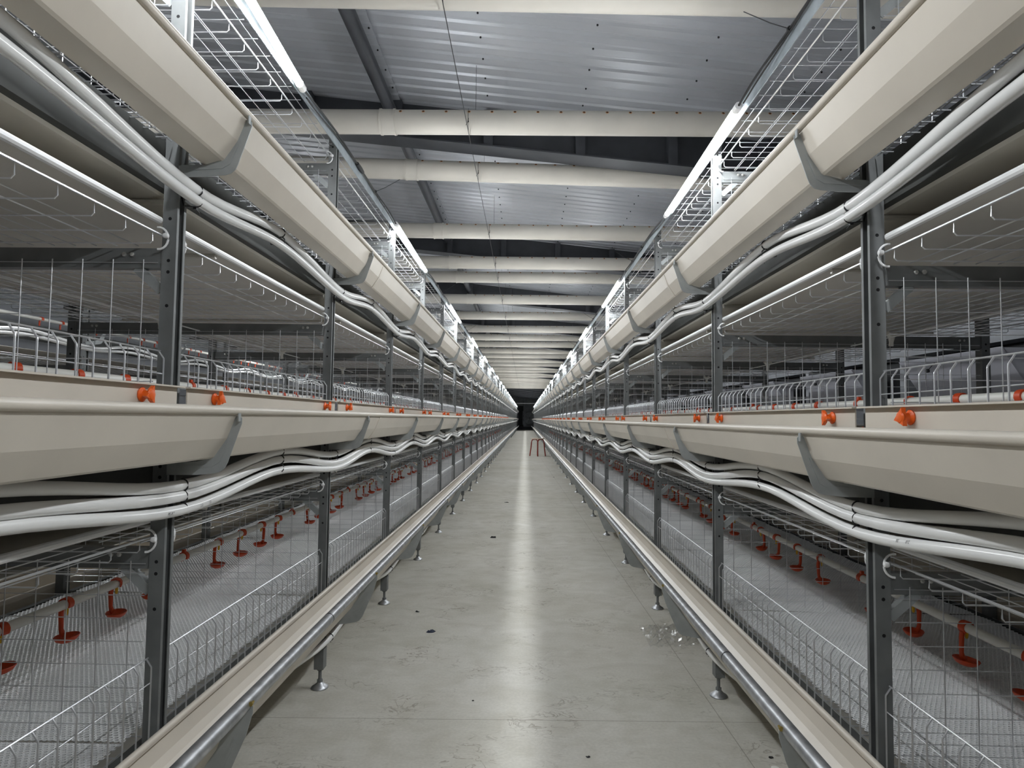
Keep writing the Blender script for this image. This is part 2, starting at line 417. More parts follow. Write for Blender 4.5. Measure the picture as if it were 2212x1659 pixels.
def tie_mb(nloop, rp=.0128, step=.027, tail=True):
    m = MB(); pts = []
    for i in range(nloop):
        c = -i * step
        for a in np.linspace(math.radians(80), math.radians(280), 9): pts.append((rp * 1.1 * math.cos(a), 0, c + (rp * 1.1) * math.sin(a)))
    m.tube(pts, .0019, 6)
    e = pts[-1]
    m.tube([e, (e[0] + .03, .002, e[2] + .004), (.04, .004, e[2] + .03)], .0016, 5)
    m.box(e[0] - .004, e[0] + .004, -.003, .003, e[2] - .006, e[2])
    if tail: m.tube([(e[0], 0, e[2] - .003), (e[0] - .004, .012, e[2] - .010), (e[0] + .004, .03, e[2] - .012)], .0012, 4)
    return m

G_post = {d: cached('post%d' % i, lambda d=d: post_mb(d), ['steel', 'hole']) for i, d in enumerate((0.0, -0.029))}
G_foot = {d: cached('foot%d' % i, lambda d=d: foot_mb(d), ['steel', 'zinc']) for i, d in enumerate((0.0, -0.029))}
G_beam = cached('beam', beam_mb, 'steel'); G_bolt = cached('bolts', bolts_mb, 'bolt'); G_brace = cached('brace', brace_mb, 'bracket')
G_br = cached('bracket', bracket_mb, 'bracket'); G_brl = cached('bracket_low', lambda: bracket_mb(True), 'bracket')
G_part = cached('partition', wire_partition_mb, 'wire'); G_grl = cached('grill_low', lambda: grill_mb(True), 'wire'); G_grm = cached('grill', grill_mb, 'wire')
G_ceil = cached('ceil', ceiling_mb, 'wire'); G_cov = cached('cover', cover_mb, 'wire'); G_clip = cached('clip', clip_mb, 'tube_white'); G_tt = cached('toptube', toptube_mb, 'tube_white')
G_mat = cached('flooring', mat_mb, 'mat_plastic'); G_wf = cached('wirefloor', wirefloor_mb, 'wire')
G_panel = cached('panel', panel_mb, 'cream'); G_knob = cached('knob', knob_mb, 'orange')
G_drk = cached('drinker', drinker_mb, 'red_plastic'); G_hng = cached('hanger', hanger_mb, 'red_plastic'); G_nip = cached('nipple', nipple_mb, 'yellow')
G_tie2 = cached('tie2', lambda: tie_mb(2), 'black'); G_tie3 = cached('tie3', lambda: tie_mb(3), 'black'); G_tie1 = cached('tie1', lambda: tie_mb(1), 'black')
def rod_mb():
    m = MB(); m.tube([(.05, .045, -.176), (DEPTH - .05, .045, -.176)], .0075, 8); m.tube([(.05, .43, -.176), (DEPTH - .05, .43, -.176)], .0075, 8); return m
G_rod = cached('beltrod', lambda: MB().tube([(.058, .06, -.178), (DEPTH - .058, .06, -.178)], .008, 8), 'belt')
G_rod2 = cached('beltrod2', lambda: MB().tube([(.05, .30, -.2535), (DEPTH - .05, .30, -.2535)], .008, 8), 'belt')
G_screw = cached('screw', lambda: MB().lathe([(.0055, -.012), (.0055, -.007), (.003, -.007), (.003, .004)], (-.2165, 0, .052), 'y', 6), 'brass')

PIPES = {}
UP_A, UP_B = [(-.026, -.158), (-.033, -.183)], [(-.034, -.109), (-.035, -.147)]
MD_A, MD_B = [(-.019, -.162), (-.022, -.190), (-.024, -.218)], [(-.027, -.117), (-.028, -.146), (-.027, -.175)]
LO_A, LO_B = [(-.014, -.226)], [(-.02, -.165)]

def half_tube(a, b, r, sx, glow):
    """glowing 210 degrees of a tube that look down and into the aisle, or the opaque rest"""
    c = -90 - sx * 25; w = 115
    an = np.radians(np.linspace(c - w, c + w, 9) if glow else np.linspace(c + w, c + 360 - w, 6))
    ring = np.stack([np.cos(an), 0 * an, np.sin(an)], 1) * r; n = len(an)
    f = [(i, n + i, n + i + 1, i + 1) for i in range(n - 1)]
    if not glow: ring = ring * 1.01
    return MB().add(np.concatenate([ring + a, ring + b]), f)
def build_row(side):
    sx, X0, dz = ROW[side]; Z = CAMZ + dz; od = -sx
    base = lambda k=0, t=None: (X0, FY(k) if k is not None else 0.0, Z + (TIER[t] if t else 0))
    rear = X0 + sx * DEPTH
    # --- upright frames
    for k in range(1, NF + 1):
        fr = thing('cage_frame', 'dark galvanised steel upright frame of the %s cage row, %s from the camera' % (side, ORD[k - 1]), 'cage frame', base(k), group='upright frames of the %s cage row' % side)
        link('post', G_post[dz](sx), (0, 0, 0), fr); near = k <= 14
        for t, z in TIER.items():
            link('trough_bracket', (G_brl if t == 'bottom' else G_br)(sx), (0, 0, z), fr)
            b = link('crossbeam', G_beam(sx), (0, 0, z), fr)
            if k <= 6:
                for bu in BOLTS: link('bolt', G_bolt(sx), (sx * bu, 0, 0), b)
            if near: link('knee_brace', G_brace(sx), (0, 0, z), fr)
            if near and t != 'bottom':
                link('belt_roller', G_rod(sx), (0, 0, z), fr); link('belt_roller', G_rod2(sx), (0, 0, z), fr)
        if k <= 22: link('levelling_foot', G_foot[dz](sx), (0, 0, 0), fr)
        if k <= 10: link('bracket_screw', G_screw(sx), (0, 0, TIER['bottom']), fr)['label'] = 'brass coloured screw'
        if near:
            rp = link('rear_post', G_post[dz](od), (sx * DEPTH, 0, 0), fr)
            link('levelling_foot', G_foot[dz](od), (sx * DEPTH, 0, 0), fr)
            if k <= 8:
                for t in ('middle',): link('trough_bracket', G_br(od), (sx * DEPTH, 0, TIER[t]), fr)
    # --- wire partitions hung under the crossbeams
    for k in range(1, 17):
        for t in TIER:
            thing('wire_partition', 'upright wire mesh partition in the %s row, %s tier, at the %s frame' % (side, t, ORD[k - 1]), 'wire mesh', base(k, t), G_part(sx), 'wire partitions of the %s row' % side)
    # --- things of every bay
    for k in range(NB):
        n = ORD[k]
        for t in ('bottom', 'middle'):
            thing('feeder_grille', 'bent wire feeder grille along the %s trough, %s row, %s bay from camera' % (t, side, n), 'feeder grille', base(k, t), (G_grl if t == 'bottom' else G_grm)(sx), 'feeder grilles of the %s row' % side)
        p = thing('guard_panel', 'cream panel with orange knobs behind the %s middle trough, %s bay from camera' % (side, n), 'panel', base(k, 'middle'), G_panel(sx), 'cream guard panels of the %s row' % side)
        for y in ((.155, S - .165) if side == 'left' else (.13, S - .20)):
            q = link('adjusting_knob', G_knob(sx), (sx * -.0285, y, .041), p, rot=(random.uniform(-.6, .6), 0, 0)); q['label'] = 'orange plastic knob'
        for t in TIER:
            c = thing('roof_mesh', 'wire mesh roof of the %s tier, %s row, %s bay from camera' % (t, side, n), 'wire mesh', base(k, t), G_ceil(sx), 'wire mesh roofs of the %s row' % side)
            if k < 16:
                if t != 'upper': link('white_tube', G_tt(sx), (0, 0, 0), c)['label'] = 'white plastic tube'
                for y in ((.06, S - .02) if k < 9 else (S - .02,)): link('end_clip', G_clip(sx), (0, y, 0), c)['label'] = 'white plastic clip'
                if t == 'upper': link('cover_mesh', G_cov(sx), (0, 0, 0), c)
        for t in TIER:
            if (t == 'middle' and k > 7) or (t == 'upper' and k > 11): continue
            thing('floor_mat', 'perforated white plastic floor mat, %s tier, %s row, %s bay from camera' % (t, side, n), 'floor mat', base(k, t), G_mat(sx), 'plastic floor mats of the %s row' % side)
            if t == 'bottom' or k < 5:
                thing('wire_grid', 'wire grid floor under the mat, %s tier, %s row, %s bay from camera' % (t, side, n), 'wire mesh', base(k, t), G_wf(sx), 'wire grid floors of the %s row' % side)
    # --- the far end of the row, past counting
    far = range(NF + 1, int((YEND - Y0) / S))
    m = MB()
    for k in far:
        m.box(0, .034, FY(k), FY(k) + .04, FLOOR - dz + .002, TOP)
        for z in TIER.values():
            b = bracket_mb(); m.merge(b, (0, FY(k), z)); m.box(.034, DEPTH, FY(k) + .004, FY(k) + .03, z + .345, z + .392)
    thing('distant_frames', 'dark upright frames at the far end of the %s cage row' % side, 'cage frame', (X0, 0, Z), m.mesh('far', 'steel', sx), kind='stuff')
    m = MB()
    for k in range(NB, int((YEND - Y0) / S)):
        for z in (TIER['bottom'], 0):
            m.merge(FARG, (0, FY(k), z))
    thing('distant_grilles', 'wire feeder grilles at the far end of the %s cage row' % side, 'feeder grille', (X0, 0, Z), m.mesh('farg', 'wire', sx), kind='stuff')
    m = MB()
    for k in range(NB, int((YEND - Y0) / S)):
        for z in TIER.values(): m.merge(FARC, (0, FY(k), z))
    thing('distant_roof_mesh', 'wire mesh roofs at the far end of the %s cage row' % side, 'wire mesh', (X0, 0, Z), m.mesh('farc', 'wire', sx), kind='stuff')
    m = MB(); m.box(-.0285, -.0255, FY(NB), YEND, -.028, .064)
    thing('distant_panel', 'cream panel strip behind the middle trough far down the %s row' % side, 'panel', (X0, 0, Z), m.mesh('farp', 'cream', sx))
    m = MB(); m.box(.07, DEPTH - .07, FY(NB), YEND, -.05, -.045)
    thing('distant_mats', 'white plastic flooring far down the bottom tier of the %s row' % side, 'floor mat', (X0, 0, Z - .7), m.mesh('farm', 'mat_plastic', sx), kind='stuff')
    # --- long runs
    for t, z in TIER.items():
        tr = thing('feed_trough', 'long cream plastic feed trough along the %s tier of the %s row, facing the aisle' % (t, side), 'feed trough', (X0, 0, Z + z), trough_mb(YBEG, YEND).mesh('trough', 'cream', sx, sharp=9), 'feed troughs')
        for k in range(2, 20, 3):
            j = MB(); j.ribbon([(p[0] - (.0022 if p[0] < -.05 else 0), p[1] - (.002 if p[1] < -.09 else 0)) for p in TROUGH[24:28]], .0022, FY(k) + .24, FY(k) + .262)
            link('joint_strip', j.mesh('joint', 'cream', sx), (0, 0, 0), tr)
        if t != 'upper': thing('rear_trough', 'long cream feed trough along the %s tier, far side of the %s row' % (t, side), 'feed trough', (rear, 0, Z + z), trough_mb(YBEG, 24).mesh('trough', 'cream', od, sharp=9), 'feed troughs')
        rl = thing('side_rail', 'dark folded steel rail behind the %s trough of the %s row' % (t, side), 'rail', (X0, 0, Z + z), rail_mb(YBEG, YEND).mesh('rail', 'rail', sx), 'side rails')
        thing('rear_rail', 'dark folded steel rail on the far side of the %s row, %s tier' % (side, t), 'rail', (rear, 0, Z + z), rail_mb(YBEG, 24).mesh('rail', 'rail', od), 'side rails')
        m = MB()
        m.ribbon([(.064, -.158), (.072, -.166), (.10, -.169), (DEPTH / 2, -.171), (DEPTH - .10, -.169), (DEPTH - .072, -.166), (DEPTH - .064, -.158)], .002, YBEG, YEND)
        bl = thing('manure_belt', 'beige plastic manure belt under the %s tier floor of the %s row' % (t, side), 'belt', (X0, 0, Z + z), None)
        link('upper_run', m.mesh('belt', 'belt', sx), (0, 0, 0), bl)
        link('edge_hem', MB().tube([(.064, YBEG, -.158), (.064, YEND, -.158)], .0032, 6).mesh('hem', 'tube_white', sx), (0, 0, 0), bl)['label'] = 'bright white hem'
        link('lower_run', MB().ribbon([(.040, -.236), (.06, -.2385), (DEPTH / 2, -.2445), (DEPTH - .06, -.2385), (DEPTH - .040, -.236)], .002, YBEG, YEND).mesh('belt', 'belt', sx), (0, 0, 0), bl)
    r = thing('guide_pipe', 'shiny galvanised round pipe along the outer edge of the %s bottom trough' % side, 'pipe', (X0, 0, Z - .7), None, 'galvanised pipes along the bottom troughs')
    link('tube', MB().tube([(-.198, YBEG, .047), (-.198, YEND, .047)], .0168, 20).mesh('guide', 'zinc', sx), (0, 0, 0), r)
    for y in np.arange(2.15 if side == 'left' else 1.95, 40, 3.0):
        link('joint_ring', MB().tube([(-.198, y, .047), (-.198, y + .004, .047)], .0172, 20).mesh('ring', 'hole', sx), (0, 0, 0), r)
    # --- wavy white pipes and their ties
    for t, A, B, fa, fb in (('upper', UP_A, UP_B, .03, .567), ('middle', MD_A, MD_B, .03, .62), ('bottom', LO_A, LO_B, .04, .61)):
        for i in range(len(A)):
            pts = wave(A[i], B[i], fa, fb, YBEG, YEND, 16, seed=i + 10 * len(A))
            PIPES[side, t, i] = pts
            pos = {1: ('single',), 2: ('higher', 'lower'), 3: ('highest', 'middle', 'lowest')}[len(A)][i]
            thing('water_pipe', '%s wavy white plastic pipe tied below the %s trough of the %s row' % (pos, t, side), 'pipe', (X0, 0, Z + TIER[t]), MB().tube(pts, .0127, 12).mesh('pipe', 'pe', sx), 'white plastic pipes of the %s row' % side)
        G = {1: G_tie1, 2: G_tie2, 3: G_tie3}[len(A)]
        for k in range(0, 15):
            for f, pl, where in ((fa, A, 'at the %s upright'), (fb, B, 'in mid bay after the %s upright')):
                if k == 0 and f == fa: continue
                if len(A) == 1 and f == fb: continue
                kk = k - 1 if k else None
                wh = (where % ORD[k - 1]) if k else 'in mid bay before the first upright'
                y = FY(k) + f; pp = PIPES[side, t, 0]; i = int(np.argmin(abs(pp[:, 1] - y)))
                thing('cable_tie', 'cable tie on the %s row %s tier pipes, %s' % (side, t, wh), 'cable tie', (X0 + sx * pp[i, 0], y, Z + TIER[t] + pp[i, 2]), G(sx), 'cable ties of the %s row' % side)
    # rear pipes, seen through the cages
    for t, A, B in (('upper', UP_A, UP_B), ('middle', MD_A, MD_B)):
        for i in range(2):
            thing('rear_water_pipe', '%s wavy white plastic pipe on the far side of the %s row, %s tier' % (('higher', 'lower')[i], side, t), 'pipe', (rear, 0, Z + TIER[t]), MB().tube(wave(A[i], B[i], .03, .55, YBEG, 24, 14, seed=40 + i), .0127, 10).mesh('pipe', 'pe', od), 'white plastic pipes of the %s row' % side)
    # --- drinker lines down the middle of the cages
    for t, z in TIER.items():
        L = thing('drinker_line', 'white drinking water pipe with orange drinkers inside the %s tier of the %s row' % (t, side), 'water pipe', (X0 + sx * DEPTH / 2, 0, Z + z + (.119 if side == 'left' else .107)), None, 'drinker lines')
        link('pipe', MB().tube([(0, YBEG, 0), (0, YEND, 0)], .0145, 12).mesh('drinkpipe', 'pvc', sx), (0, 0, 0), L)
        cnt = {'bottom': 16, 'middle': 14, 'upper': 6}[t]
        for k in range(cnt):
            link('hanger_clip', G_hng(sx), (0, FY(k) + 1.195, 0), L)['label'] = 'orange pipe clip'
            for off in ((.25, .50, .745, .98) if side == 'left' else (.31, .57, .84, 1.08)):
                y = FY(k) + off
                d = link('drinker', G_drk(sx), (0, y, 0), L, rot=(0, random.uniform(-.1, .1), random.choice((0, 0, math.pi)) + random.uniform(-.5, .5))); d['label'] = 'orange drinker cup on its arm'
                if t == 'bottom' and k < 8: link('nipple', G_nip(sx), (0, 0, 0), d)['label'] = 'yellow nipple'
        if t != 'upper':
            m = MB(); dm = drinker_mb()
            for k in range(cnt, 30):
                for q in range(4): m.merge(dm, (0, FY(k) + .25 + q * .25, 0))
            o = link('distant_drinkers', m.mesh('fardrink', 'red_plastic', sx), (0, 0, 0), L); o['kind'] = 'stuff'; o['label'] = 'far run of orange drinkers'
        if t == 'middle':
            w = thing('perch_wire', 'thin plain rod with white butterfly clips above the drinkers of the %s middle tier' % side, 'wire', (X0 + sx * DEPTH / 2, 0, Z + (.36 if side == 'left' else .35)), None, 'anti perch wires')
            link('rod', MB().tube([(0, YBEG, 0), (0, YEND, 0)], .0028, 6).mesh('perch', 'tube_white', sx), (0, 0, 0), w)
            c = MB()
            for a, ln in ((150, .026), (30, .026), (265, .034)):
                ca, sa = math.cos(math.radians(a)), math.sin(math.radians(a))
                c.tube([(0, 0, 0), (ca * ln * .6, 0, sa * ln * .6), (ca * ln, 0, sa * ln)], [.012, .008, .009], 8)
            cm = c.mesh('wingclip', 'pvc', sx)
            for k in range(2, 12): link('butterfly_clip', cm, (0, FY(k) - .30, 0), w, rot=(0, 0, .4))['label'] = 'white plastic butterfly clip'
    # --- bar over the post tops
    b = MB(); b.box(-.003, 0, YBEG, YEND, 1.158, 1.206); b.box(-.003, .028, YBEG, YEND, 1.206, 1.2085)
    thing('top_bar', 'flat galvanised steel bar along the post tops of the %s row' % side, 'steel bar', (X0, 0, Z), b.mesh('bar', 'galv_bar', sx), 'bars along the post tops')
    # --- lamps
    ends = []
    for y in ((-1.77, .985, 3.87) if side == 'left' else (-.43, 2.32, 5.27)): ends.append((y, y + 1.25))
    while y < YEND - 5:
        y += 2.755; ends.append((y, y + 1.25))
    for i, (a, b_) in enumerate(ends):
        far_in = sx * -.028; near_in = sx * (-.095 if (side == 'left' and i == 1) else -.04)
        if i == 0: lab = 'lit white tube lamp hung on the %s row bar, the one beside the camera' % side
        else: lab = 'lit white tube lamp hung on the %s row bar, %s ahead of the camera' % (side, ORD[i - 1])
        zl = 1.155; dzl = -.02 if (side == 'left' and i == 1) else 0
        o = thing('tube_lamp', lab, 'lamp', (X0, a, Z), None, 'tube lamps along the %s row' % side)
        o['label'] = lab
        p0 = (near_in, 0, zl + dzl); p1 = (far_in, 1.25, zl)
        if i <= 12 or True:
            v = np.array(p1) - np.array(p0)
            key = ('lamp', side, i == 1)
            if key not in CACHE:
                CACHE[key] = (half_tube(np.array(p0) + v * .02, np.array(p0) + v * .98, .0125, sx, True).mesh('glow', 'lamp_glow'),
                              MB().tube([np.array(p0) + v * -.012, np.array(p0) + v * .02], .0140, 10).tube([np.array(p0) + v * .98, np.array(p0) + v * 1.012], .0140, 10).mesh('cap', 'tube_white'),
                              half_tube(np.array(p0) + v * .02, np.array(p0) + v * .98, .0125, sx, False).mesh('back', 'tube_white'))
            link('lamp_back', CACHE[key][2], (0, 0, 0), o)
            link('glowing_tube', CACHE[key][0], (0, 0, 0), o)
            if i <= 8: link('end_cap', CACHE[key][1], (0, 0, 0), o)
        if 1 <= i + 1 < len(ends) and 0 <= i <= 9:
            a2 = ends[i + 1][0]; g = a2 - b_
            pts = [(X0 + far_in, b_ + .01, Z + zl), (X0 + sx * -.012, b_ + .12 * g, Z + 1.19), (X0 + sx * -.008, b_ + .3 * g, Z + 1.213), (X0 + sx * -.012, b_ + .52 * g, Z + 1.205), (X0 + sx * -.010, b_ + .74 * g, Z + 1.205), (X0 + sx * -.03, b_ + .9 * g, Z + 1.185), (X0 + sx * -.04, a2 - .01, Z + zl)]
            P = np.array(pts); tt = np.linspace(0, len(P) - 1, 40)
            Q = np.stack([np.interp(tt, np.arange(len(P)), P[:, q]) for q in range(3)], 1)
            for _ in range(3): Q[1:-1] = (Q[:-2] + 2 * Q[1:-1] + Q[2:]) / 4
            c = thing('power_cable', 'black cable along the %s bar from the %s tube lamp to the next' % (side, 'nearest' if i == 0 else ORD[i - 1] + ' lit'), 'cable', (0, 0, 0), None, 'lamp cables of the %s row' % side)
            link('cord', MB().tube(Q, .0042, 8).mesh('cord', 'black'), (0, 0, 0), c)
            Q2 = Q.copy(); Q2[:, 2] -= .012 + .010 * np.sin(np.linspace(0, 9, len(Q2)))
            link('cord', MB().tube(Q2[2:-2], .0028, 6).mesh('cord', 'black'), (0, 0, 0), c)
            if i < 6:
                pl = np.interp(.5, [0, 1], [b_, a2]); jj = int(np.argmin(abs(Q[:, 1] - pl)))
                link('plug', MB().tube([Q[jj], Q[jj + 1], Q[jj + 2]], [.009, .0105, .008], 8).mesh('plug', 'black'), (0, 0, 0), c)
                jj = int(np.argmin(abs(Q[:, 1] - (b_ + .74 * g)))); e = Q[jj]
                link('tie_tail', MB().tube([e, e + np.array([sx * -.05, .02, .03]), e + np.array([sx * -.12, .05, .085])], .0015, 5).tube([e + np.array([0, -.004, 0]), e + np.array([0, .004, 0])], .0085, 8).mesh('tail', 'black'), (0, 0, 0), c)

FARG = MB()
for y in np.linspace(.03, S - .01, 13): FARG.tube([(.012, y, -.03), (.012, y, .128), (.0235, y, .146)], .0017, 3)
FARG.tube([(.0238, 0, .1475), (.0238, S, .1475)], .002, 3); FARG.tube([(.0142, 0, .094), (.0142, S, .094)], .0016, 3)
FARC = MB()
for y in np.linspace(.08, S - .04, 6): FARC.tube([(.031, y, .419), (.031, y, .3915), (DEPTH - .03, y, .3915)], .0017, 3)
for u in (.028, .085, .135): FARC.tube([(u, 0, .41), (u, S, .41)], .002, 3)
for sd in ('left', 'right'): build_row(sd)

# ------------------------------------------------------------------ the neighbouring row beyond the left cages
def build_neighbour():
    sx, X0, Z = -1, -0.827 - DEPTH - 1.62, CAMZ
    for k in range(2, 16):
        fr = thing('cage_frame', 'dark upright frame of the next cage row beyond the left row, %s along' % ORD[k - 2], 'cage frame', (X0, FY(k), Z), group='upright frames of the next row')
        link('post', G_post[0.0](sx), (0, 0, 0), fr); link('levelling_foot', G_foot[0.0](sx), (0, 0, 0), fr)
        for t in ('middle', 'upper'):
            link('trough_bracket', G_br(sx), (0, 0, TIER[t]), fr); link('crossbeam', G_beam(sx), (0, 0, TIER[t]), fr)
        if k < 12:
            for t in ('middle', 'upper'):
                thing('roof_mesh', 'wire mesh roof, %s tier of the next row beyond the left cages, %s bay along' % (t, ORD[k - 2]), 'wire mesh', (X0, FY(k), Z + TIER[t]), G_ceil(sx), 'wire mesh roofs of the next row')
    for t, z in TIER.items():
        if t != 'upper': thing('feed_trough', 'cream feed trough on the %s tier of the next row beyond the left cages' % t, 'feed trough', (X0, 0, Z + z), trough_mb(0, 40).mesh('trough', 'cream', sx, sharp=9), 'feed troughs')
        thing('side_rail', 'dark steel rail on the %s tier of the next row beyond the left cages' % t, 'rail', (X0, 0, Z + z), rail_mb(0, 40).mesh('rail', 'rail', sx), 'side rails')
        thing('manure_belt', 'beige belt under the %s tier of the next row beyond the left cages' % t, 'belt', (X0, 0, Z + z), MB().ribbon([(.04, -.236), (DEPTH / 2, -.243), (DEPTH - .04, -.236)], .002, 0, 40).mesh('belt', 'belt', sx), 'manure belts of the next row')
        L = thing('drinker_line', 'drinking water pipe in the %s tier of the next row beyond the left cages' % t, 'water pipe', (X0 + sx * DEPTH / 2, 0, Z + z + .104), None, 'drinker lines')
        link('pipe', MB().tube([(0, 0, 0), (0, 40, 0)], .0145, 8).mesh('drinkpipe', 'pvc', sx), (0, 0, 0), L)
        if t != 'bottom':
            for k in range(2, 12):
                for q in range(4): link('drinker', G_drk(sx), (0, FY(k) + .25 + q * .25, 0), L)['label'] = 'orange drinker cup on its arm'
    for t, A, B in (('upper', UP_A, UP_B), ('middle', MD_A, MD_B)):
        for i in range(2):
            thing('water_pipe', '%s wavy white pipe, %s tier of the next row beyond the left cages' % (('higher', 'lower')[i], t), 'pipe', (X0, 0, Z + TIER[t]), MB().tube(wave(A[i], B[i], .03, .55, 0, 30, 12, seed=60 + i), .0127, 8).mesh('pipe', 'pe', sx), 'white plastic pipes of the next row')
    glow = half_tube(np.array((0, 0, 0.)), np.array((0, 1.25, 0.)), .0125, sx, True).mesh('glow', 'lamp_glow'); back = half_tube(np.array((0, 0, 0.)), np.array((0, 1.25, 0.)), .0125, sx, False).mesh('back', 'tube_white')
    for i in range(6):
        y = 3.2 + 5.51 * i
        o = thing('tube_lamp', 'lit white tube lamp over the aisle beyond the left cages, %s along' % ORD[i], 'lamp', (X0 + .05, y, Z + 1.15), None, 'tube lamps beyond the left cages')
        link('glowing_tube', glow, (0, 0, 0), o); link('lamp_back', back, (0, 0, 0), o); link('end_cap', MB().tube([(0, -.02, 0), (0, 0, 0)], .015, 8).tube([(0, 1.25, 0), (0, 1.27, 0)], .015, 8).mesh('cap', 'tube_white'), (0, 0, 0), o)
build_neighbour()

# ------------------------------------------------------------------ building
XL, XR, YA, YB = -9.0, 3.42, -4.0, 70.0
SL = -.105
def roofz(x): return CAMZ + 2.46 + SL * (x + .83)
def roof_sheet(x0, x1, drop):
    m = MB(); p = .125; ys = []; hs = []
    y = YA - .2
    while y < YB + .2:
        for d, h in ((0, 0), (.040, 0), (.060, .009), (.076, .009), (.096, 0)): ys.append(y + d); hs.append(h)
        y += p
    ys = np.array(ys); hs = np.array(hs); n = len(ys)
    a = np.stack([np.full(n, x0), ys, roofz(x0) - drop + hs], 1); b = np.stack([np.full(n, x1), ys, roofz(x1) - drop + hs], 1)
    V = np.concatenate([a, b, a + [0, 0, .004], b + [0, 0, .004]])
    f = [(i, n + i, n + i + 1, i + 1) for i in range(n - 1)] + [(2 * n + i, 2 * n + i + 1, 3 * n + i + 1, 3 * n + i) for i in range(n - 1)]
    f += [(i, i + 1, 2 * n + i + 1, 2 * n + i) for i in range(n - 1)] + [(n + i, 3 * n + i, 3 * n + i + 1, n + i + 1) for i in range(n - 1)]
    m.add(V, f); return m
structure('ceiling', roof_sheet(XL, -1.0, .014), 'roof', sharp=20)
structure('ceiling_overlap', roof_sheet(-1.16, XR + .1, 0), 'roof', sharp=20)
structure('floor', MB().box(XL - .2, XR + .2, YA - .2, YB + .2, -.1, 0), 'concrete')
structure('wall_left', MB().box(XL - .2, XL, YA, YB, 0, roofz(XL)), 'wall')
structure('wall_back', MB().box(XL, XR, YA - .2, YA, 0, 4.6), 'wall')
structure('wall_end', MB().box(XL, XR, YB, YB + .2, 0, 4.6), 'endwall')
# right wall with air inlets
inl = [(3.0 + 2.02 * i) for i in range(-1, 14)]
m = MB(); zi0, zi1 = CAMZ + .12, CAMZ + .60
m.box(XR, XR + .2, YA, YB, 0, zi0); m.box(XR, XR + .2, YA, YB, zi1, roofz(XR) + .1)
yy = [YA] + [v for y in inl for v in (y - .97, y + .97)] + [YB]
for a, b in zip(yy[::2], yy[1::2]): m.box(XR, XR + .2, a, b, zi0, zi1)
structure('wall_right', m, 'wall')
for i, y in enumerate(inl):
    structure('window_%d' % (i + 1), MB().box(XR + .17, XR + .19, y - .97, y + .97, zi0, zi1), 'dark')
    t = thing('air_inlet_flap', 'white tilted air inlet flap on the wall beyond the right cages, %s along' % ORD[i], 'air inlet', (XR, y, zi0), None, 'air inlet flaps on the right wall')
    f = MB(); f.prism([(0, .0), (-.012, .008), (-.262, .395), (-.250, .402)], -.60, .60)
    link('flap', f.mesh('flap', 'flap'), (0, 0, 0), t)
    g = MB(); g.prism([(0, .0), (-.25, .395), (0, .395)], -.60, -.592); g.prism([(0, .0), (-.25, .395), (0, .395)], .592, .60)
    link('side_cheek', g.mesh('cheek', 'flap'), (0, 0, 0), t)
    if i < 8:
        link('pull_knob', MB().tube([(-.235, .25, .30), (-.235, .15, .36)], .003, 5).lathe([(.003, -.016), (.016, -.012), (.018, 0), (.014, .012), (.003, .016)], (-.235, .25, .30), 'z', 10).mesh('pull', 'black'), (0, 0, 0), t)['label'] = 'black pull knob'
# rafters
PUR = [-1.02 + .71 * i for i in range(-10, 7)]
raf_y = [1.75, 5.05] + [8.62 + 3.35 * i for i in range(0, 18)]
m = MB()
x0, x1 = XL, XR
m.prism([(x0, roofz(x0) - .004), (x1, roofz(x1) - .004), (x1, roofz(x1) - .30), (x0, roofz(x0) - .33)], -.005, .005)
m.prism([(x0, roofz(x0) - .32), (x1, roofz(x1) - .292), (x1, roofz(x1) - .302), (x0, roofz(x0) - .332)], -.10, .10)
for px in PUR[4:]:
    m.box(px - .035, px + .035, -.09, -.005, roofz(px) - .30, roofz(px) - .02)
rm = m.mesh('rafter', 'rafter')
for i, y in enumerate(raf_y):
    o = link('trim_%d' % (i + 1), rm, (0, y, 0)); o['kind'] = 'structure'
t = thing('tie_tube', 'dark round steel tube running along the house under the roof, left of the aisle', 'steel tube', (0, 0, 0), None)
xt = -1.06; zt = roofz(xt) - .13
for i, (a, b) in enumerate(zip([YA] + raf_y, raf_y + [YB])):
    link('tube_length', MB().tube([(xt, a + .006, zt), (xt, b - .006, zt)], .047, 16).mesh('tie', 'rafter'), (0, 0, 0), t)
m = MB()
for px in PUR[5:]:
    drop = .016 if px < -.95 else .0025
    for y in np.arange(.5, 22, .25): m.lathe([(.006, roofz(px) - drop - .005), (.006, roofz(px) - drop + .003)], (px, y + .023, 0), 'z', 6)
o = thing('roof_screws', 'dark screw heads dotted in rows over the grey sheet roof', 'screws', (0, 0, 0), m.mesh('screws', 'hole'), kind='stuff')
# hanging air ducts
DY = [2.99, 4.35, 5.27, 6.95, 8.36, 9.22, 10.95, 12.7, 14.6, 16.1, 17.6, 19.3, 20.8, 22.4, 24, 25.6, 27.2, 28.8, 30.4, 32, 33.6, 35.2, 36.8, 38.4, 40, 41.6]
TILT = [.022, .004, .030, .008, .004, .002, .004] + [0.0] * 30
dz_ = CAMZ + 2.0
dm = MB().tube([(-5.2, 0, 0), (2.25, 0, 0)], .080, 28).mesh('duct', 'duct')
cpl = MB().tube([(-.055, 0, 0), (.05, 0, 0)], .0835, 28).tube([(-.055, 0, 0), (-.043, 0, 0)], .087, 28).tube([(.038, 0, 0), (.05, 0, 0)], .087, 28).mesh('coupling', 'duct')
hole = MB().lathe([(.0105, -.004), (.0105, .0012), (.0075, .0015)], (0, 0, 0), 'z', 12)
hole.cur = 1; hole.lathe([(.007, .0005), (.007, .0018)], (0, 0, 0), 'z', 12)
hm = hole.mesh('duct_hole', ['rust', 'hole'])
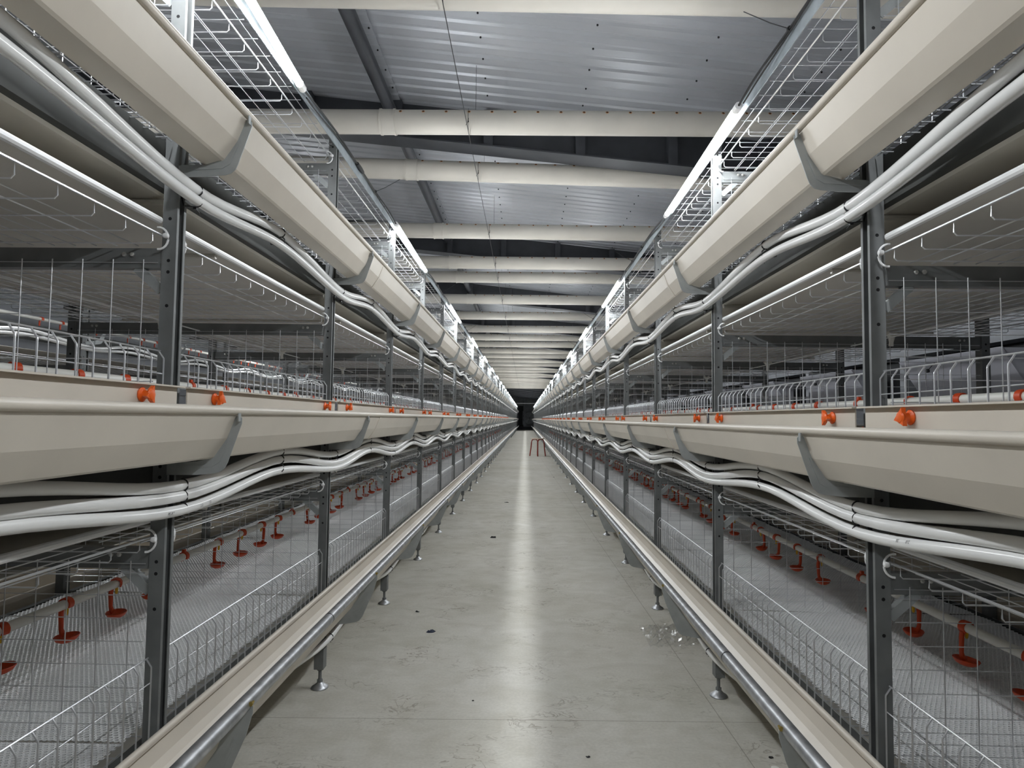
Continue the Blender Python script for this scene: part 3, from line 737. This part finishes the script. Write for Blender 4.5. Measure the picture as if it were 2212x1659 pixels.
for i, y in enumerate(DY):
    if i > 6:
        for ry in raf_y:
            if abs(y - ry) < .2: y = ry + .21
    o = thing('air_duct', 'cream round plastic air duct hanging across the aisle, %s from the camera' % ORD[i], 'air duct', (0, y, dz_), None, 'cream air ducts under the roof', rot=(0, TILT[i], 0))
    link('pipe', dm, (0, 0, 0), o)
    xc = -.95 if i % 7 else -1.35
    link('coupling', cpl, (xc if i < 8 else xc - .1 * (i % 3), 0, 0), o)
    if i < 12:
        ang = math.radians(-44 if i != 1 else -56)          # row of holes on the upper side towards the camera
        for q in range(22 if i < 6 else 12):
            x = -.86 + q * .1535
            link('air_hole', hm, (x, .080 * math.sin(ang) * 1.0, .080 * math.cos(ang)), o, rot=(-ang, 0, 0))['label'] = 'orange rimmed hole'
# suspension wire under the ducts
w = thing('suspension_wire', 'thin dark wire running along under the air ducts, knotted to each', 'wire', (0, 0, 0), None)
zw = dz_ - .088
link('wire', MB().tube([(-.402, YA, zw), (-.402, 44, zw)], .0024, 5).mesh('swire', 'black'), (0, 0, 0), w)
for i, y in enumerate(DY[:10]):
    k = MB(); k.tube([(-.402, y - .083, dz_ + .06), (-.404, y - .086, dz_ - .02), (-.402, y - .05, zw)], .0017, 4)
    k.tube([(-.402, y - .085, dz_ - .03), (-.398, y - .10, dz_ - .012)], .0018, 4); k.tube([(-.402, y - .085, dz_ - .03), (-.416, y - .098, dz_ - .06)], .0018, 4)
    k.lathe([(.002, -.006), (.006, 0), (.002, .006)], (-.402, y - .087, dz_ - .03), 'z', 6)
    link('knot', k.mesh('knot', 'black'), (0, 0, 0), w)
    link('hanger', MB().tube([(-.36, y, dz_ + .08), (-.36, y, roofz(-.36) - .01)], .0016, 4).mesh('hang', 'black'), (0, 0, 0), w)

# ------------------------------------------------------------------ far end of the aisle
YW = YB - .3
t = thing('exhaust_fan', 'dark round exhaust fan on the end wall at the far end of the aisle', 'fan', (.42, YW, CAMZ + .1), None)
m = MB(); m.box(-.72, .72, -.05, .25, -.72, .72); link('housing', m.mesh('fanhouse', 'endwall'), (0, 0, 0), t)
a = [(.66 * math.cos(v), -.10, .66 * math.sin(v)) for v in np.linspace(0, 2 * math.pi, 33)]
link('ring', MB().tube(a, .05, 8).mesh('fanring', 'steel'), (0, 0, 0), t)
for q in range(6):
    v = q * math.pi / 3 + .3; d = np.array([math.cos(v), 0, math.sin(v)]); n_ = np.array([-d[2], .5, d[0]])
    b = MB(); b.add([d * .1 - n_ * .03 + [0, -.1, 0], d * .1 + n_ * .03 + [0, -.1, 0], d * .6 + n_ * .13 + [0, -.1, 0], d * .6 - n_ * .13 + [0, -.1, 0]] + [np.array(x) for x in [d * .1 - n_ * .03 + [0, -.092, 0], d * .1 + n_ * .03 + [0, -.092, 0], d * .6 + n_ * .13 + [0, -.092, 0], d * .6 - n_ * .13 + [0, -.092, 0]]], [(0, 1, 2, 3), (7, 6, 5, 4), (0, 4, 5, 1), (1, 5, 6, 2), (2, 6, 7, 3), (3, 7, 4, 0)])
    link('blade', b.mesh('blade', 'bracket'), (0, 0, 0), t)
link('hub', MB().lathe([(.02, -.16), (.09, -.14), (.1, -.06)], (0, 0, 0), 'y', 14).mesh('hub', 'steel'), (0, 0, 0), t)
structure('trim_end_column', MB().box(-.17, .0, YW - .2, YB, 0, roofz(-.1) - .02), 'wall')
structure('trim_end_header', MB().box(XL, XR, YW - .15, YB, CAMZ + 2.15, CAMZ + 2.36), 'wall')
structure('door_1', MB().box(-.75, -.25, YW + .1, YB, 0, 2.5), 'dark')
structure('baseboard_end', MB().box(-1.6, 1.6, YW - .45, YB, 0, .32), 'dark')
thing('cross_bar', 'white horizontal bar across the aisle before the end wall', 'bar', (0, YEND + .6, CAMZ + 1.55), MB().box(-1.5, 1.5, 0, .04, -.03, .03).mesh('crossbar', 'tube_white'))

# ------------------------------------------------------------------ stool
SYM = 20.2
sxp = .385
st = thing('stool', 'small dark red stool with a pale seat standing in the aisle', 'stool', (sxp, SYM, 0), None, rot=(0, 0, math.radians(45)))
hs = .545; hw = .145
seat = MB(); seat.prism([(c * (hw + .03), s_ * (hw + .03)) for c, s_ in [(math.cos(a) * (abs(math.cos(a)) ** -.35 if abs(math.cos(a)) > .2 else 1.2), math.sin(a) * (abs(math.sin(a)) ** -.35 if abs(math.sin(a)) > .2 else 1.2)) for a in np.linspace(0, 2 * math.pi, 33)[:-1]]], hs - .028, hs, 'z')
link('seat', seat.mesh('seat', 'stool_top'), (0, 0, 0), st)
for cx, cy in ((1, 1), (1, -1), (-1, 1), (-1, -1)):
    l = MB(); P = [(cx * (hw + .025), cy * (hw + .025), 0), (cx * hw, cy * hw, .25), (cx * (hw - .01), cy * (hw - .01), hs - .13)]
    l.tube(P, [.019, .018, .018], 8)
    top = np.array(P[-1])
    for dx, dy in ((-cx, 0), (0, -cy)):
        q = [top + np.array([dx, dy, 0]) * r + np.array([0, 0, h]) for r, h in ((0, 0), (.012, .045), (.045, .08), (.09, .094), (.14, .097))]
        l.tube(q, .015, 8)
    link('leg', l.mesh('stoolleg', 'stool_red'), (0, 0, 0), st)

# ------------------------------------------------------------------ litter on the floor
def scrap(px, py, size, m, label, name='scrap', seed=1, flat=.35):
    dx, dy = (px - 1135), (py - 905 - .011 * (px - 1135)); Y = CAMZ * F / dy; X = dx / F * Y
    r = random.Random(seed); pts = []
    b = MB(); n = 9
    for ring, rad, h in ((0, 1, 0), (1, .75, flat), (2, .3, flat * .6)):
        for i in range(n):
            a = 2 * math.pi * i / n; q = rad * size * (1 + r.uniform(-.45, .45))
            pts.append((q * math.cos(a) * 1.35, q * math.sin(a) * .8, h * size * r.uniform(.3, 1.2) + .0005))
    f = [(k * n + i, k * n + (i + 1) % n, (k + 1) * n + (i + 1) % n, (k + 1) * n + i) for k in range(2) for i in range(n)] + [tuple(2 * n + i for i in range(n))]
    b.add(pts, f)
    thing(name, label, 'litter', (X, Y, 0), b.mesh(name, m, sharp=30), 'bits of litter on the aisle floor')
scrap(940, 1358, .017, 'blue_scrap', 'crumpled dark blue scrap on the concrete, left of the aisle centre', 'plastic_scrap', 1, .9)
scrap(909, 1316, .008, 'dark', 'tiny dark crumb on the concrete just beyond the blue scrap', 'crumb', 2, .9)
scrap(1070, 1159, .019, 'dark', 'dark scrap on the concrete in mid aisle', 'plastic_scrap', 3, .8)
scrap(1097, 1084, .022, 'dark', 'flat dark scrap furthest down the left half of the aisle', 'plastic_scrap', 4, .3)
scrap(1197, 1030, .014, 'dark', 'small dark scrap on the floor past the middle of the aisle on the right', 'plastic_scrap', 5, .4)
scrap(1654, 1610, .006, 'black', 'little black curl beside the white disc on the floor', 'crumb', 6, .8)
scrap(1689, 1642, .006, 'black', 'little black shaving right of the white disc', 'crumb', 7, .6)
scrap(1031, 1500, .004, 'black', 'black speck on the concrete in the near aisle just beyond the joint', 'crumb', 8, .8)
scrap(1274, 1613, .006, 'dark', 'small dark speck on the near concrete right of centre', 'crumb', 9, .6)
Yd = CAMZ * F / (1632 - 905 - 6); Xd = (1663 - 1135) / F * Yd
thing('plastic_disc', 'small round white disc lying on the floor by the right trough', 'litter', (Xd, Yd, 0), MB().lathe([(.011, 0), (.0135, .001), (.0135, .003), (.012, .004), (.004, .0042)], (0, 0, 0), 'z', 20).mesh('disc', 'paper'), 'bits of litter on the aisle floor')
# clear plastic bag
Yb = 3.52; Xb = .765
nx, ny = 44, 40; g = MB(); V = []
nrm_ = np.random.default_rng(3)
hm_ = nrm_.random((nx, ny))
for _ in range(1): hm_ = (hm_ + np.roll(hm_, 1, 0) + np.roll(hm_, 1, 1)) / 3
for i in range(nx):
    for j in range(ny):
        u, v = i / (nx - 1) - .5, j / (ny - 1) - .5; ed = max(0, 1 - 2.1 * max(abs(u), abs(v)))
        V.append((u * .27 + .02 * (hm_[i, j] - .5), v * .34 + .05 * u + .02 * (hm_[j, i % ny] - .5), .002 + hm_[i, j] * .006 + (.05 * ed + .012) * abs(math.sin(u * 17 + 3 * math.sin(v * 9)) * math.sin(v * 13 + 2 * math.sin(u * 11)))))
g.add(V, [(i * ny + j, (i + 1) * ny + j, (i + 1) * ny + j + 1, i * ny + j + 1) for i in range(nx - 1) for j in range(ny - 1)])
thing('plastic_bag', 'crumpled clear plastic bag on the floor under the right bottom trough', 'plastic bag', (Xb, Yb, 0), g.mesh('bag', 'film', sharp=12))

# ------------------------------------------------------------------ printing on the lowest pipe of the left middle tier
def printing(txt, ystart, size, side='left', ang=-8, flip=1):
    cu = bpy.data.curves.new('t', 'FONT'); cu.body = txt; cu.size = size; cu.resolution_u = 2
    to = bpy.data.objects.new('t', cu); COL.objects.link(to)
    me = bpy.data.meshes.new_from_object(to.evaluated_get(bpy.context.evaluated_depsgraph_get()))
    bpy.data.objects.remove(to)
    sx, X0, dz = ROW[side]; P = PIPES[side, 'middle', 2]; r = .0130
    for v in me.vertices:
        y = ystart + v.co.x; c = [np.interp(y, P[:, 1], P[:, q]) for q in (0, 2)]
        ph = math.radians(ang) + flip * (v.co.y - size * .35) / r
        v.co = (sx * (c[0] - r * math.cos(ph)), y, c[1] + r * math.sin(ph))
    me.materials.append(MAT['print']); me.update()
    return me
for side, items in (('left', (('PE-RT', 1.455, -8, 1), ('2.0', 1.60, 0, 1), ('S5', 1.645, 0, 1))), ('right', (('2.0', 1.315, 25, -1), ('S5', 1.352, 25, -1)))):
    pipe = [o for o in bpy.data.objects if o.get('label', '').startswith('lowest wavy white plastic pipe tied below the middle trough of the ' + side)][0]
    for txt, y, ang, fl in items:
        link('printed_marking', printing(txt, y, .0105, side, ang, fl), (0, 0, 0), pipe)['label'] = 'grey printed letters'

# ------------------------------------------------------------------ camera
def cam_basis(vp=(1135.0, 905.0), roll=.011):
    v = Vector(((vp[0] - W / 2) / F, -(vp[1] - H / 2) / F, -1)).normalized()
    u = Vector((math.sin(roll), math.cos(roll), 0)); u = (u - v * u.dot(v)).normalized(); x = v.cross(u)
    return Matrix((x, v, u)).transposed()          # columns: world axes seen in camera space
R = cam_basis().transposed()                        # camera axes in world space
cd = bpy.data.cameras.new('camera'); co = bpy.data.objects.new('camera', cd); COL.objects.link(co)
cd.sensor_fit = 'HORIZONTAL'; cd.sensor_width = 36; cd.lens = F / W * 36; cd.clip_start = .02; cd.clip_end = 300
co.matrix_world = Matrix.Translation((0, 0, CAMZ)) @ R.to_4x4()
scene.camera = co
wd = bpy.data.worlds.new('world'); scene.world = wd; wd.use_nodes = True
wd.node_tree.nodes['Background'].inputs[0].default_value = (.5, .55, .6, 1); wd.node_tree.nodes['Background'].inputs[1].default_value = .05
vs = scene.view_settings; vs.view_transform = 'Standard'; vs.look = 'None'; vs.gamma = 1; vs.use_curve_mapping = False; vs.exposure = 1.72
scene.cycles.max_bounces = 9; scene.cycles.diffuse_bounces = 7; scene.cycles.glossy_bounces = 4; scene.cycles.transparent_max_bounces = 16
scene.cycles.use_denoising = True
scene.cycles.sample_clamp_indirect = 6; scene.cycles.use_adaptive_sampling = True; scene.cycles.adaptive_threshold = .012
